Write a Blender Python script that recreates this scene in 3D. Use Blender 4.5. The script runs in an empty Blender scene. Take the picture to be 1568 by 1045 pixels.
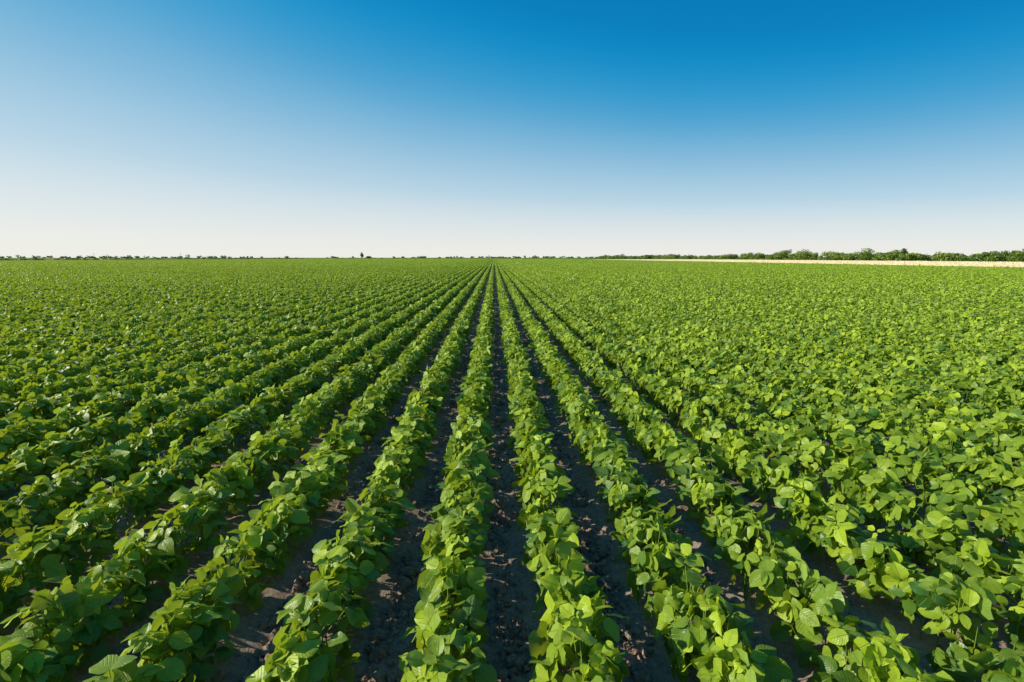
import bpy, math, numpy as np
from mathutils import Vector, noise
rng=np.random.default_rng(11)
scene=bpy.context.scene
PITCH=9.78; YAW=2.09; CAMZ=1.63
SUN_EL=27.0; SUN_AZ=-87.0   # azimuth from +Y, clockwise positive
sd=np.array([math.sin(math.radians(SUN_AZ))*math.cos(math.radians(SUN_EL)),
             math.cos(math.radians(SUN_AZ))*math.cos(math.radians(SUN_EL)),
             math.sin(math.radians(SUN_EL))])

# ------------------------------------------------ helpers
def make_mesh(name,V,Q,luv=None,mat=None,smooth=True,tris=False):
    k=3 if tris else 4
    me=bpy.data.meshes.new(name)
    V=np.asarray(V,dtype=np.float32); Q=np.asarray(Q,dtype=np.int32)
    me.vertices.add(len(V)); me.vertices.foreach_set('co',V.ravel())
    me.loops.add(Q.size); me.loops.foreach_set('vertex_index',Q.ravel())
    me.polygons.add(len(Q)); me.polygons.foreach_set('loop_start',np.arange(0,Q.size,k,dtype=np.int32))
    me.polygons.foreach_set('use_smooth',np.full(len(Q),smooth,dtype=bool))
    me.update(calc_edges=True)
    if luv is not None:
        a=me.attributes.new('luv','FLOAT_VECTOR','POINT'); a.data.foreach_set('vector',np.asarray(luv,dtype=np.float32).ravel())
    if mat: me.materials.append(mat)
    return me
def norm(a): return a/np.maximum(np.linalg.norm(a,axis=-1,keepdims=True),1e-9)
def link(o): scene.collection.objects.link(o); return o

class NT:
    def __init__(s,tree): s.t=tree
    def n(s,typ,**kw):
        nd=s.t.nodes.new(typ)
        for k,v in kw.items(): setattr(nd,k,v)
        return nd
    def put(s,sock,val):
        if hasattr(val,'is_output') or isinstance(val,bpy.types.NodeSocket): s.t.links.new(val,sock)
        else: sock.default_value=val
    def math(s,op,a,b=0.0,c=None,clamp=False):
        nd=s.n('ShaderNodeMath',operation=op); nd.use_clamp=clamp
        s.put(nd.inputs[0],a); s.put(nd.inputs[1],b)
        if c is not None: s.put(nd.inputs[2],c)
        return nd.outputs[0]
    def mix(s,f,a,b,bt='MIX'):
        nd=s.n('ShaderNodeMix',data_type='RGBA',blend_type=bt)
        s.put(nd.inputs[0],f); s.put(nd.inputs[6],a); s.put(nd.inputs[7],b)
        return nd.outputs[2]
    def noise(s,vec,scale,detail=3,rough=.5):
        nd=s.n('ShaderNodeTexNoise'); s.put(nd.inputs['Vector'],vec)
        nd.inputs['Scale'].default_value=scale; nd.inputs['Detail'].default_value=detail; nd.inputs['Roughness'].default_value=rough
        return nd.outputs['Fac']
    def mr(s,v,a,b,c=0.0,d=1.0,smooth=False):
        nd=s.n('ShaderNodeMapRange')
        if smooth: nd.interpolation_type='SMOOTHSTEP'
        s.put(nd.inputs[0],v); nd.inputs[1].default_value=a; nd.inputs[2].default_value=b; nd.inputs[3].default_value=c; nd.inputs[4].default_value=d
        return nd.outputs[0]
def new_mat(name):
    m=bpy.data.materials.new(name); m.use_nodes=True; m.node_tree.nodes.clear()
    return m,NT(m.node_tree)
def rgb(r,g,b): return (r,g,b,1)

# ------------------------------------------------ materials
def leaf_material(name,detail=True,dark=rgb(.038,.145,.020),light=rgb(.50,.65,.022),trans=.28,tcol=rgb(.66,.76,.02)):
    m,t=new_mat(name)
    at=t.n('ShaderNodeAttribute',attribute_name='luv')
    sp=t.n('ShaderNodeSeparateXYZ'); t.put(sp.inputs[0],at.outputs['Vector'])
    u,v,r=sp.outputs
    geo=t.n('ShaderNodeNewGeometry')
    big=t.noise(geo.outputs['Position'],.9,2)
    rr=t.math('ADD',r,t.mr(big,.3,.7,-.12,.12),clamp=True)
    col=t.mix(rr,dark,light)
    hgt=None
    if detail:
        av=t.math('ABSOLUTE',v)
        rib=t.mr(av,.0,.07,1,0)
        ph=t.math('MULTIPLY',t.math('SUBTRACT',u,t.math('MULTIPLY',av,.28)),7.5)
        fr=t.math('ABSOLUTE',t.math('SUBTRACT',t.math('FRACT',ph),.5))
        vein=t.math('MULTIPLY',t.mr(fr,.0,.13,1,0),.5)
        vv=t.math('MAXIMUM',rib,vein)
        col=t.mix(t.math('MULTIPLY',vv,.5),col,rgb(.48,.62,.12))
        mott=t.noise(geo.outputs['Position'],55,2)
        col=t.mix(t.mr(mott,.4,.75,0,.2),col,dark)
        hgt=t.math('ADD',t.math('MULTIPLY',vv,-1.0),t.math('MULTIPLY',mott,.8))
    # paler underside
    col2=t.mix(geo.outputs['Backfacing'],col,t.mix(.4,col,rgb(.26,.42,.12)))
    p=t.n('ShaderNodeBsdfPrincipled'); t.put(p.inputs['Base Color'],col2)
    t.put(p.inputs['Roughness'],t.mr(rr,0,1,.38,.50)); p.inputs['Specular IOR Level'].default_value=.5
    if detail:
        b=t.n('ShaderNodeBump'); b.inputs['Strength'].default_value=.8; b.inputs['Distance'].default_value=.003
        t.put(b.inputs['Height'],hgt); t.put(p.inputs['Normal'],b.outputs[0])
    tr=t.n('ShaderNodeBsdfTranslucent'); t.put(tr.inputs['Color'],t.mix(.35,tcol,col))
    mx=t.n('ShaderNodeMixShader'); mx.inputs[0].default_value=trans
    t.put(mx.inputs[1],p.outputs[0]); t.put(mx.inputs[2],tr.outputs[0])
    o=t.n('ShaderNodeOutputMaterial'); t.put(o.inputs[0],mx.outputs[0])
    return m
M_leaf=leaf_material('soybean_leaf')
M_leaf_far=leaf_material('soybean_leaf_far',detail=False,dark=rgb(.052,.165,.020))
M_tree=leaf_material('tree_foliage',detail=False,dark=rgb(.05,.11,.018),light=rgb(.28,.35,.03),trans=.2,tcol=rgb(.3,.4,.05))
M_treefar=leaf_material('hazed_distant_foliage',detail=False,dark=rgb(.09,.15,.075),light=rgb(.18,.25,.11),trans=.1,tcol=rgb(.2,.25,.12))  # paler, greyer green: aerial haze put into the base colour
M_straw=leaf_material('ripe_wheat',detail=False,dark=rgb(.62,.48,.24),light=rgb(.86,.74,.46),trans=.2,tcol=rgb(.85,.72,.42))

def soil_material():
    m,t=new_mat('soil')
    geo=t.n('ShaderNodeNewGeometry'); P=geo.outputs['Position']
    n1=t.noise(P,3.0,5,.6); n2=t.noise(P,45,4,.65); n3=t.noise(P,160,3,.6)
    col=t.mix(t.mr(n1,.35,.65),rgb(.23,.165,.120),rgb(.34,.25,.185))
    col=t.mix(t.mr(n2,.4,.75),col,rgb(.46,.35,.27))
    # field parcels far outside the crop
    sp=t.n('ShaderNodeSeparateXYZ'); t.put(sp.inputs[0],P)
    mp=t.n('ShaderNodeMapping'); t.put(mp.inputs[0],P); mp.inputs['Scale'].default_value=(.0022,.006,0)
    vo=t.n('ShaderNodeTexVoronoi'); t.put(vo.inputs['Vector'],mp.outputs[0]); vo.inputs['Scale'].default_value=1.0
    cs=t.n('ShaderNodeSeparateColor'); t.put(cs.inputs[0],vo.outputs['Color'])
    ramp=t.n('ShaderNodeValToRGB'); t.put(ramp.inputs[0],cs.outputs[0])
    el=ramp.color_ramp.elements; el[0].color=rgb(.09,.19,.02); el[1].color=rgb(.34,.32,.11)
    for pos,c in((.35,rgb(.16,.28,.03)),(.6,rgb(.10,.19,.025)),(.82,rgb(.2,.28,.04))):
        e=el.new(pos); e.color=c
    ramp.color_ramp.interpolation='CONSTANT'
    out=t.math('MAXIMUM',t.math('GREATER_THAN',t.math('ABSOLUTE',t.math('ADD',sp.outputs[0],80.5)),153.0),t.math('GREATER_THAN',sp.outputs[1],655.0))
    col=t.mix(out,col,ramp.outputs[0])
    p=t.n('ShaderNodeBsdfPrincipled'); t.put(p.inputs['Base Color'],col); p.inputs['Roughness'].default_value=.95
    p.inputs['Specular IOR Level'].default_value=.15
    b=t.n('ShaderNodeBump'); b.inputs['Strength'].default_value=.8; b.inputs['Distance'].default_value=.012
    t.put(b.inputs['Height'],t.math('ADD',n2,t.math('MULTIPLY',n3,.4))); t.put(p.inputs['Normal'],b.outputs[0])
    o=t.n('ShaderNodeOutputMaterial'); t.put(o.inputs[0],p.outputs[0]); return m
M_soil=soil_material()
def simple_mat(name,c1,c2,scale,rough=.9):
    m,t=new_mat(name); geo=t.n('ShaderNodeNewGeometry')
    n=t.noise(geo.outputs['Position'],scale,4,.6)
    p=t.n('ShaderNodeBsdfPrincipled'); t.put(p.inputs['Base Color'],t.mix(t.mr(n,.3,.7),c1,c2)); p.inputs['Roughness'].default_value=rough
    p.inputs['Specular IOR Level'].default_value=.05
    o=t.n('ShaderNodeOutputMaterial'); t.put(o.inputs[0],p.outputs[0]); return m
M_red=simple_mat('ploughed_red_soil',rgb(.48,.22,.07),rgb(.56,.30,.11),.1)
M_grass=simple_mat('green_crop',rgb(.10,.20,.02),rgb(.17,.28,.03),.2)
M_bark=simple_mat('weathered_wood',rgb(.08,.06,.04),rgb(.14,.11,.08),4)

# ------------------------------------------------ leaf generation
def template(us,ws,vs):
    pts=[];uv=[]
    for u,w in zip(us,ws):
        for v in vs: pts.append((u,v*w*.5,abs(v)*w*.5)); uv.append((u,v))
    nv=len(vs);Q=[]
    for i in range(len(us)-1):
        for j in range(nv-1):
            a=i*nv+j; Q.append((a,a+nv,a+nv+1,a+1))
    return np.array(pts),np.array(uv),np.array(Q)
T_near=template([0,.10,.32,.60,.84,1],[.12,.66,1.0,.92,.50,.03],[-1,-.5,0,.5,1])
T_mid=template([0,.3,.72,1],[.2,1,.72,.06],[-1,0,1])
T_far=template([0,.5,1],[.45,1,.35],[-1,1])

def build_leaves(T,base,d,n,L,wr,fold,curl,rnd):
    pts,uv,Q=T; N=len(base); K=len(pts)
    s=np.cross(n,d)
    x=pts[None,:,0]*L[:,None]; y=pts[None,:,1]*(L*wr)[:,None]
    az=pts[None,:,2]*(L*wr)[:,None]
    wob=np.sin(pts[None,:,0]*9+rng.uniform(0,6,(N,1)))*np.abs(uv[None,:,1])**2*(L*.055)[:,None]
    z=az*fold[:,None]+curl[:,None]*(pts[None,:,0]**2)*L[:,None]+wob
    V=base[:,None,:]+x[...,None]*d[:,None,:]+y[...,None]*s[:,None,:]+z[...,None]*n[:,None,:]
    luv=np.empty((N,K,3)); luv[:,:,0]=uv[None,:,0]; luv[:,:,1]=uv[None,:,1]; luv[:,:,2]=rnd[:,None]
    F=Q[None]+(np.arange(N)*K)[:,None,None]
    return V.reshape(-1,3),F.reshape(-1,4),luv.reshape(-1,3)

def gen_row(xc,y0,y1,per_m,size=1.0):
    Ln=y1-y0
    npl=max(2,int(Ln/.085))
    py=y0+(np.arange(npl)+.5)*Ln/npl+rng.normal(0,.015,npl)
    px=rng.normal(0,.010,npl); ph=np.clip(rng.normal(1.0,.09,npl),.78,1.24); pw=np.clip(rng.normal(1,.14,npl),.7,1.38)
    n_=int(per_m*Ln)
    k=rng.integers(0,npl,n_)
    phi=np.radians(rng.uniform(-112,112,n_)); r=1-.5*rng.random(n_)**1.5
    hw=.106*pw[k]; H=.34*ph[k]; zc=.15
    c=np.cos(phi); sn=np.sin(phi)
    P=np.empty((n_,3)); P[:,0]=xc+px[k]+hw*r*sn
    P[:,1]=py[k]+rng.normal(0,.042,n_)
    P[:,2]=np.where(c>0,zc+(H-zc)*r*np.abs(c)**.75,zc+.10*c)
    out=np.stack([sn,rng.normal(0,.25,n_),c],1)
    N=norm(out*.60+np.array([0,0,.20])+rng.normal(0,.58,(n_,3))+sd*.46)
    N[:,2]=np.maximum(N[:,2],.0); N=norm(N)
    D=np.stack([sn*.7+rng.normal(0,.55,n_),rng.normal(0,.85,n_),np.full(n_,-.60)],1)
    D=norm(D-(D*N).sum(1,keepdims=True)*N)
    young=np.clip((c-.75)*4,0,1)*(rng.random(n_)<.35)
    L0=rng.normal(.073,.014,n_).clip(.040,.110)*(1-.38*young)*size
    bases=[];ds=[];ns=[];Ls=[];rn=[]
    tone=rng.normal(.22,.21,n_)+.25*young+.40*np.clip(c,0,1)  # sunlit crest and shaded sides put into leaf tone; young leaves paler
    for ang,sc,off in((0,1.08,.020),(76,.92,.005),(-76,.92,.005)):
        a=np.radians(ang+rng.normal(0,12,n_))[:,None]
        s=np.cross(N,D)
        d=D*np.cos(a)+s*np.sin(a)
        n=norm(N+rng.normal(0,.26,(n_,3))+d*.20)
        d=norm(d-(d*n).sum(1,keepdims=True)*n)
        bases.append(P+d*off); ds.append(d); ns.append(n); Ls.append(L0*sc*rng.normal(1,.08,n_)); rn.append(np.clip(tone+rng.normal(0,.08,n_),0,1))
    B=np.concatenate(bases);m=len(B)
    return dict(base=B,d=np.concatenate(ds),n=np.concatenate(ns),L=np.concatenate(Ls),wr=rng.normal(.78,.08,m),
        fold=rng.normal(.12,.28,m),curl=rng.normal(-.14,.17,m),rnd=np.concatenate(rn)),P,np.stack([xc+px[k],py[k],np.minimum(P[:,2]*.55,.3)],1),(xc+px,py,.28*ph)

def prisms(A,B,r0,r1):
    d=norm(B-A); up=np.tile([[.3,.9,.1]],(len(A),1)); s=norm(np.cross(d,up)); t=np.cross(d,s)
    V=[]
    for E,r in((A,r0),(B,r1)):
        for k in range(3):
            a=2*math.pi*k/3; V.append(E+(s*math.cos(a)+t*math.sin(a))*r)
    V=np.stack(V,1); Q=np.array([[0,1,4,3],[1,2,5,4],[2,0,3,5]])
    F=Q[None]+(np.arange(len(A))*6)[:,None,None]
    return V.reshape(-1,3),F.reshape(-1,4)

def join(parts):
    Vs,Fs,Ls=[],[],[];o=0
    for V,F,l in parts: Vs.append(V);Fs.append(F+o);Ls.append(l);o+=len(V)
    return np.concatenate(Vs),np.concatenate(Fs),np.concatenate(Ls)

proto=bpy.data.collections.new('soybean_plant_variants')
def add_proto(coll,name,me):
    o=bpy.data.objects.new(name,me); coll.objects.link(o); return o
NA,NB,NC=14,5,3
for i in range(NA):
    g,P,S,st=gen_row(0,-1,1,140)
    parts=[build_leaves(T_near,**g)]
    V,F=prisms(S,P,.0022,.0014); parts.append((V,F,np.tile([[0,0,.4]],(len(V),1))))
    x,y,h=st; A=np.stack([x,y,np.full_like(x,-.03)],1); Bm=np.stack([x,y,h],1)
    V,F=prisms(A,Bm,.004,.002); parts.append((V,F,np.tile([[0,0,.2]],(len(V),1))))
    V,F,l=join(parts); add_proto(proto,'soy_a_%02d'%i,make_mesh('soy_row_near',V,F,l,M_leaf))
for i in range(NB):
    parts=[]
    for k in range(8):
        g,P,S,st=gen_row(-2+.25+.5*k,-2,2,125); parts.append(build_leaves(T_mid,**g))
    V,F,l=join(parts); add_proto(proto,'soy_b_%02d'%i,make_mesh('soy_rows_mid',V,F,l,M_leaf_far))
for i in range(NC):
    parts=[]
    for k in range(32):
        g,P,S,st=gen_row(-8+.25+.5*k,-8,8,48,1.42); parts.append(build_leaves(T_far,**g))
    V,F,l=join(parts); add_proto(proto,'soy_c_%02d'%i,make_mesh('soy_rows_far',V,F,l,M_leaf_far))

# ------------------------------------------------ instancing through geometry nodes
def scatter(name,coll,pos,rot,scl,idx):
    me=bpy.data.meshes.new(name); me.vertices.add(len(pos)); me.vertices.foreach_set('co',np.asarray(pos,dtype=np.float32).ravel())
    for nm,d in(('irot',rot),('iscl',scl)):
        a=me.attributes.new(nm,'FLOAT_VECTOR','POINT'); a.data.foreach_set('vector',np.asarray(d,dtype=np.float32).ravel())
    a=me.attributes.new('iidx','INT','POINT'); a.data.foreach_set('value',np.asarray(idx,dtype=np.int32))
    o=link(bpy.data.objects.new(name,me))
    ng=bpy.data.node_groups.new(name+'_scatter','GeometryNodeTree')
    ng.interface.new_socket('Geometry',in_out='INPUT',socket_type='NodeSocketGeometry')
    ng.interface.new_socket('Geometry',in_out='OUTPUT',socket_type='NodeSocketGeometry')
    N=ng.nodes;Lk=ng.links
    gi=N.new('NodeGroupInput');go=N.new('NodeGroupOutput')
    ci=N.new('GeometryNodeCollectionInfo'); ci.inputs['Collection'].default_value=coll
    ci.inputs['Separate Children'].default_value=True; ci.inputs['Reset Children'].default_value=True
    iop=N.new('GeometryNodeInstanceOnPoints'); iop.inputs['Pick Instance'].default_value=True
    def na(nm,dt):
        n=N.new('GeometryNodeInputNamedAttribute'); n.data_type=dt; n.inputs['Name'].default_value=nm; return n.outputs['Attribute']
    e=N.new('FunctionNodeEulerToRotation'); Lk.new(na('irot','FLOAT_VECTOR'),e.inputs[0])
    Lk.new(gi.outputs[0],iop.inputs['Points']); Lk.new(ci.outputs[0],iop.inputs['Instance'])
    Lk.new(na('iidx','INT'),iop.inputs['Instance Index']); Lk.new(e.outputs[0],iop.inputs['Rotation']); Lk.new(na('iscl','FLOAT_VECTOR'),iop.inputs['Scale'])
    Lk.new(iop.outputs[0],go.inputs[0])
    md=o.modifiers.new('scatter','NODES'); md.node_group=ng
    return o

pos=[];rot=[];scl=[];idx=[]
def put(x,y,i):
    # no half-turns: leaves lean toward the light on the same side everywhere
    pos.append((x,y,0)); rot.append((0,0,0))
    z=1+.08*noise.noise(Vector((x*.35,y*.35,3.1)))
    scl.append((1,1 if rng.random()<.5 else -1,z)); idx.append(i)
def vis(x,y,m): return y>-4 and abs(x)<1.25*y+m
for ci in range(-14,5):
    for cj in range(-1,41):
        x0=-8.45+16*ci; y0=16*cj
        cx,cy=x0+8,y0+8
        if not vis(abs(cx)-8,cy+8,14): continue
        dx=max(abs(cx)-8,0); dy=max(abs(cy)-8,0)
        if math.hypot(dx,dy)>78: put(cx,cy,NA+NB+int(rng.integers(NC))); continue
        for a in range(4):
            for b in range(4):
                mx,my=x0+4*a+2,y0+4*b+2
                if not vis(abs(mx)-2,my+2,7): continue
                if math.hypot(max(abs(mx)-2,0),max(abs(my)-2,0))>26: put(mx,my,NA+int(rng.integers(NB))); continue
                for k in range(8):
                    for q in(-1,1): put(mx-2+.25+.5*k+rng.normal(0,.006),my+q,int(rng.integers(NA)))
scatter('soybean_field',proto,pos,rot,scl,idx)

# ------------------------------------------------ soil sheet
far=[8000,3000,1200,500,200,80,35,16]
xs=np.array([-f for f in far]+list(np.arange(-7,7.001,.035))+far[::-1])
ys=np.array([-8000,-1000,-100,-20,-5]+list(np.arange(-1,11.001,.035))+[14,20,40,90,200,500,1200,3000,8000])
X,Y=np.meshgrid(xs,ys,indexing='ij'); Z=np.zeros_like(X)
for i in range(len(xs)):
    for j in range(len(ys)):
        x,y=xs[i],ys[j]
        if abs(x)<7 and -1<y<11:
            ridge=.018*math.cos(2*math.pi*(x+.2)/.5)
            w=min(1,(7-abs(x)),(11-y))
            Z[i,j]=w*(ridge+.022*noise.noise(Vector((x*5,y*5,0)))+.018*noise.noise(Vector((x*16,y*16,5)))+.014*abs(noise.noise(Vector((x*30,y*30,9)))))
V=np.stack([X,Y,Z],-1).reshape(-1,3); ny=len(ys)
I,J=np.meshgrid(np.arange(len(xs)-1),np.arange(ny-1),indexing='ij'); a=(I*ny+J).ravel()
Q=np.stack([a,a+ny,a+ny+1,a+1],1)
link(bpy.data.objects.new('ground',make_mesh('ground',V,Q,None,M_soil)))

# clods
import bmesh
cc=bpy.data.collections.new('soil_clod_variants')
for i in range(8):
    bm=bmesh.new(); bmesh.ops.create_icosphere(bm,subdivisions=3,radius=1)
    for v in bm.verts:
        p=v.co*1.3+Vector((i*7,0,0)); k=1+.45*noise.noise(p)+.22*noise.noise(p*2.7)+.1*noise.noise(p*6)
        v.co=v.co*k; v.co.z*=.72
    me=bpy.data.meshes.new('clod'); bm.to_mesh(me); bm.free(); me.materials.append(M_soil); add_proto(cc,'clod_%d'%i,me)
n=32000
y=.5+14*rng.random(n)**1.3; k=np.round(rng.uniform(-1,1,n)*(1.1*y+.6)/.5); x=.05+.5*k+rng.normal(0,.075,n)
s=np.clip(rng.lognormal(math.log(.0095),.55,n),.004,.036)
scatter('soil_clods',cc,np.stack([x,y,s*.3-.008],1),rng.uniform(0,6.28,(n,3)),np.stack([s,s*rng.uniform(.7,1.2,n),s],1),rng.integers(0,8,n))

# ------------------------------------------------ neighbouring fields
def slab(name,x0,x1,y0,y1,h,mat,nx=30,ny=120,amp=.05):
    xs=np.linspace(x0,x1,nx);ys=np.linspace(y0,y1,ny)
    X,Y=np.meshgrid(xs,ys,indexing='ij'); Z=h+rng.uniform(-amp,amp,X.shape); Z[0]=0;Z[-1]=0;Z[:,0]=0;Z[:,-1]=0
    V=np.stack([X,Y,Z],-1).reshape(-1,3); I,J=np.meshgrid(np.arange(nx-1),np.arange(ny-1),indexing='ij'); a=(I*ny+J).ravel()
    Q=np.stack([a,a+ny,a+ny+1,a+1],1)
    if name: link(bpy.data.objects.new(name,make_mesh(name,V,Q,None,mat,smooth=False)))
    return V,Q,np.tile([[0,0,.6]],(len(V),1))
# ripe wheat: dense base plus tufts of straw standing above it
parts=[slab(None,72.5,152,20,360,.22,None,amp=.02)]
nw=90000
B=np.stack([rng.uniform(72.5,152,nw),20+340*rng.random(nw),rng.uniform(.05,.15,nw)],1)
N=norm(np.array([-.8,-.2,.25])+rng.normal(0,.35,(nw,3))); D=np.array([0,0,1.])+rng.normal(0,.15,(nw,3)); D=norm(D-(D*N).sum(1,keepdims=True)*N)
parts.append(build_leaves(T_far,B,D,N,rng.uniform(.28,.42,nw),np.full(nw,1.3),np.zeros(nw),np.zeros(nw),np.clip(rng.normal(.6,.2,nw),0,1)))
V,F,l=join(parts); link(bpy.data.objects.new('wheat_field',make_mesh('wheat_field',V,F,l,M_straw,smooth=False)))
slab('ploughed_field',-470,-395,470,560,.5,M_red)
slab('green_crop_field',-900,-236,180,380,.3,M_grass)

# ------------------------------------------------ trees / hedges as leaf masses
def crown(cx,cy,z0,rx,ry,h,nq,leaf,clumps=9,tone=.4):
    cl=rng.normal(0,1,(clumps,3)); cl=norm(cl)*rng.uniform(.25,.85,(clumps,1))
    rr=rng.uniform(.28,.55,clumps); ct=np.clip(tone+rng.normal(0,.18,clumps),0,1)
    k=rng.integers(0,clumps,nq); dirs=norm(rng.normal(0,1,(nq,3)))
    p=cl[k]+dirs*(rr[k]*rng.uniform(.7,1.08,nq))[:,None]
    P=np.stack([cx+p[:,0]*rx,cy+p[:,1]*ry,z0+h*.5+p[:,2]*h*.5],1); P[:,2]=np.maximum(P[:,2],.1)
    N=norm(dirs+rng.normal(0,.5,(nq,3))+np.array([0,0,.3])); D=norm(np.cross(N,rng.normal(0,1,(nq,3))))
    return build_leaves(T_far,P,D,N,np.full(nq,leaf)*rng.uniform(.7,1.3,nq),np.full(nq,.8),np.zeros(nq),rng.normal(-.1,.1,nq),np.clip(ct[k]+rng.normal(0,.08,nq),0,1))
def trunk(cx,cy,h,r):
    A=np.array([[cx,cy,-.1]]);B=np.array([[cx,cy,h]]); V,F=prisms(A,B,r,r*.6); return (V,F,np.tile([[0,0,.0]],(len(V),1)))
parts=[];y=110.0
while y<760:
    far=y>480
    x=160+rng.uniform(-3,9); h=rng.uniform(2.9,4.3)*(1+.15*math.sin(y*.03))
    if y<160: h*=1.25
    if rng.random()<.08: h*=1.3
    w=h*rng.uniform(.65,1.0)
    parts.append(crown(x,y,h*.06,w,w,h*.96,260 if far else 750,.85 if far else .42,9,rng.uniform(.3,1.0)))
    parts.append(trunk(x,y,h*.5,.15))
    if rng.random()<.8:
        parts.append(crown(x-3,y+rng.uniform(-2,2),0,2.2,2.6,rng.uniform(1.4,2.6),150,.4,5,rng.uniform(.2,.6)))
    y+=w*rng.uniform(.5,.95)
parts.append(crown(171,199,.4,1.3,1.3,5.7,700,.4,12,.25)); parts.append(trunk(171,199,3.5,.16))
V,F,l=join(parts); link(bpy.data.objects.new('tree_line',make_mesh('tree_line',V,F,l,M_tree)))
# low hedges, left boundary
parts=[];y=150.
while y<620:
    h=rng.uniform(.9,1.9)*(1.8 if rng.random()<.06 else 1); parts.append(crown(-238+rng.uniform(-3,3),y,0,2.5,3.2,h,140,.4,5,rng.uniform(0,.3))); y+=rng.uniform(2.5,6)
for x in np.arange(-230,85,5.):
    if rng.random()<.55: parts.append(crown(x,690+rng.uniform(-8,8),0,3.5,3,rng.uniform(1.0,2.6),90,.6,5,rng.uniform(.0,.4)))
V,F,l=join(parts); link(bpy.data.objects.new('hedge',make_mesh('hedge',V,F,l,M_tree)))
# lone tall tree beyond the field
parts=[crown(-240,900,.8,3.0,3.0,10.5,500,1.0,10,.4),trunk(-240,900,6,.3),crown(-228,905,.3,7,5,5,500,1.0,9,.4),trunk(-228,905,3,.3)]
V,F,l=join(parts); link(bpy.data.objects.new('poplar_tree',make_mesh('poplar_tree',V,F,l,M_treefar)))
# remote horizon woodland
parts=[]
for x in np.arange(-3000,2600,11.):
    dens=.6+.45*math.sin(x*.004+1)+.25*math.sin(x*.017)
    if rng.random()<dens:
        h=rng.uniform(4,8.5)*(1.6 if rng.random()<.05 else 1); yy=1900+rng.uniform(-250,250)
        parts.append(crown(x,yy,0,rng.uniform(6,11),8,h,60,3.0,5,rng.uniform(.1,.8)))
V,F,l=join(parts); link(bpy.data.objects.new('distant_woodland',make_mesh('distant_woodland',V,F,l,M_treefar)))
# utility poles on the left
def pole(x,y,h=8):
    A=np.array([[x,y,-.3],[x-1.1,y,h-.6]]);B=np.array([[x,y,h],[x+1.1,y,h-.6]])
    V,F=prisms(A[:1],B[:1],.2,.14); V2,F2=prisms(A[1:],B[1:],.09,.09)
    V3,F3=prisms(np.array([[x-.9,y,h-.55],[x+.9,y,h-.55]]),np.array([[x-.9,y,h-.2],[x+.9,y,h-.2]]),.07,.05)
    Vs=np.concatenate([V,V2,V3]);Fs=np.concatenate([F,F2+len(V),F3+len(V)+len(V2)])
    link(bpy.data.objects.new('utility_pole',make_mesh('utility_pole',Vs,Fs,None,M_bark,smooth=False)))
pole(-553,700); pole(-436,700)

# ------------------------------------------------ sky, sun, camera
w=bpy.data.worlds.new('World'); scene.world=w; w.use_nodes=True
nt=w.node_tree; nt.nodes.clear(); t=NT(nt)
STR=.12
sky=t.n('ShaderNodeTexSky',sky_type='NISHITA'); sky.sun_disc=False
sky.sun_elevation=math.radians(SUN_EL); sky.sun_rotation=math.radians(SUN_AZ)
sky.air_density=1.0; sky.dust_density=.6; sky.ozone_density=2.0; sky.altitude=0
# humid summer haze on top of the clear-air sky: thicker low down and toward the sun
tc=t.n('ShaderNodeTexCoord'); sp=t.n('ShaderNodeSeparateXYZ'); t.put(sp.inputs[0],tc.outputs['Generated'])
sdot=t.n('ShaderNodeVectorMath',operation='DOT_PRODUCT'); t.put(sdot.inputs[0],tc.outputs['Generated'])
sdot.inputs[1].default_value=(math.sin(math.radians(SUN_AZ)),math.cos(math.radians(SUN_AZ)),0)
g=t.math('SUBTRACT',1.02,t.math('MULTIPLY',sdot.outputs['Value'],.44))
nz=t.noise(tc.outputs['Generated'],2.2,3)
ze=t.math('MULTIPLY',t.math('ABSOLUTE',sp.outputs[2]),t.math('MULTIPLY',g,t.mr(nz,.3,.7,.98,1.02)))
ramp=t.n('ShaderNodeValToRGB'); t.put(ramp.inputs[0],ze); el=ramp.color_ramp.elements; ramp.color_ramp.interpolation='B_SPLINE'
stops=[(0,(.92,.87,.81)),(.05,(.81,.82,.81)),(.12,(.52,.69,.80)),(.24,(.13,.42,.67)),(.34,(.004,.30,.61)),(.43,(.0,.215,.53)),(.7,(.0,.12,.34)),(1,(.0,.08,.24))]
el[0].position=0; el[0].color=rgb(*stops[0][1]); el[1].position=1; el[1].color=rgb(*stops[-1][1])
for p_,c_ in stops[1:-1]:
    e=el.new(p_); e.color=rgb(*c_)
sc=t.n('ShaderNodeVectorMath',operation='SCALE'); t.put(sc.inputs[0],ramp.outputs[0]); sc.inputs['Scale'].default_value=1/STR
skt=t.mix(1.0,sky.outputs[0],rgb(.35,1,1.15),'MULTIPLY')
bg=t.n('ShaderNodeBackground'); t.put(bg.inputs[0],t.mix(.94,skt,sc.outputs[0])); bg.inputs[1].default_value=STR
o=t.n('ShaderNodeOutputWorld'); t.put(o.inputs[0],bg.outputs[0])

L=bpy.data.lights.new('sun','SUN'); L.energy=5.0; L.angle=math.radians(.5); L.color=(1,.93,.78)
so=link(bpy.data.objects.new('sun',L)); so.rotation_euler=Vector(sd).to_track_quat('Z','Y').to_euler(); so.location=(-50,10,40)

c=bpy.data.cameras.new('camera'); c.lens=17; c.sensor_width=36; c.clip_start=.05; c.clip_end=20000
co=link(bpy.data.objects.new('camera',c)); co.location=(0,0,CAMZ); co.rotation_euler=(math.radians(90-PITCH),0,math.radians(-YAW))
scene.camera=co
scene.view_settings.view_transform='Standard'; scene.view_settings.look='None'; scene.view_settings.exposure=0
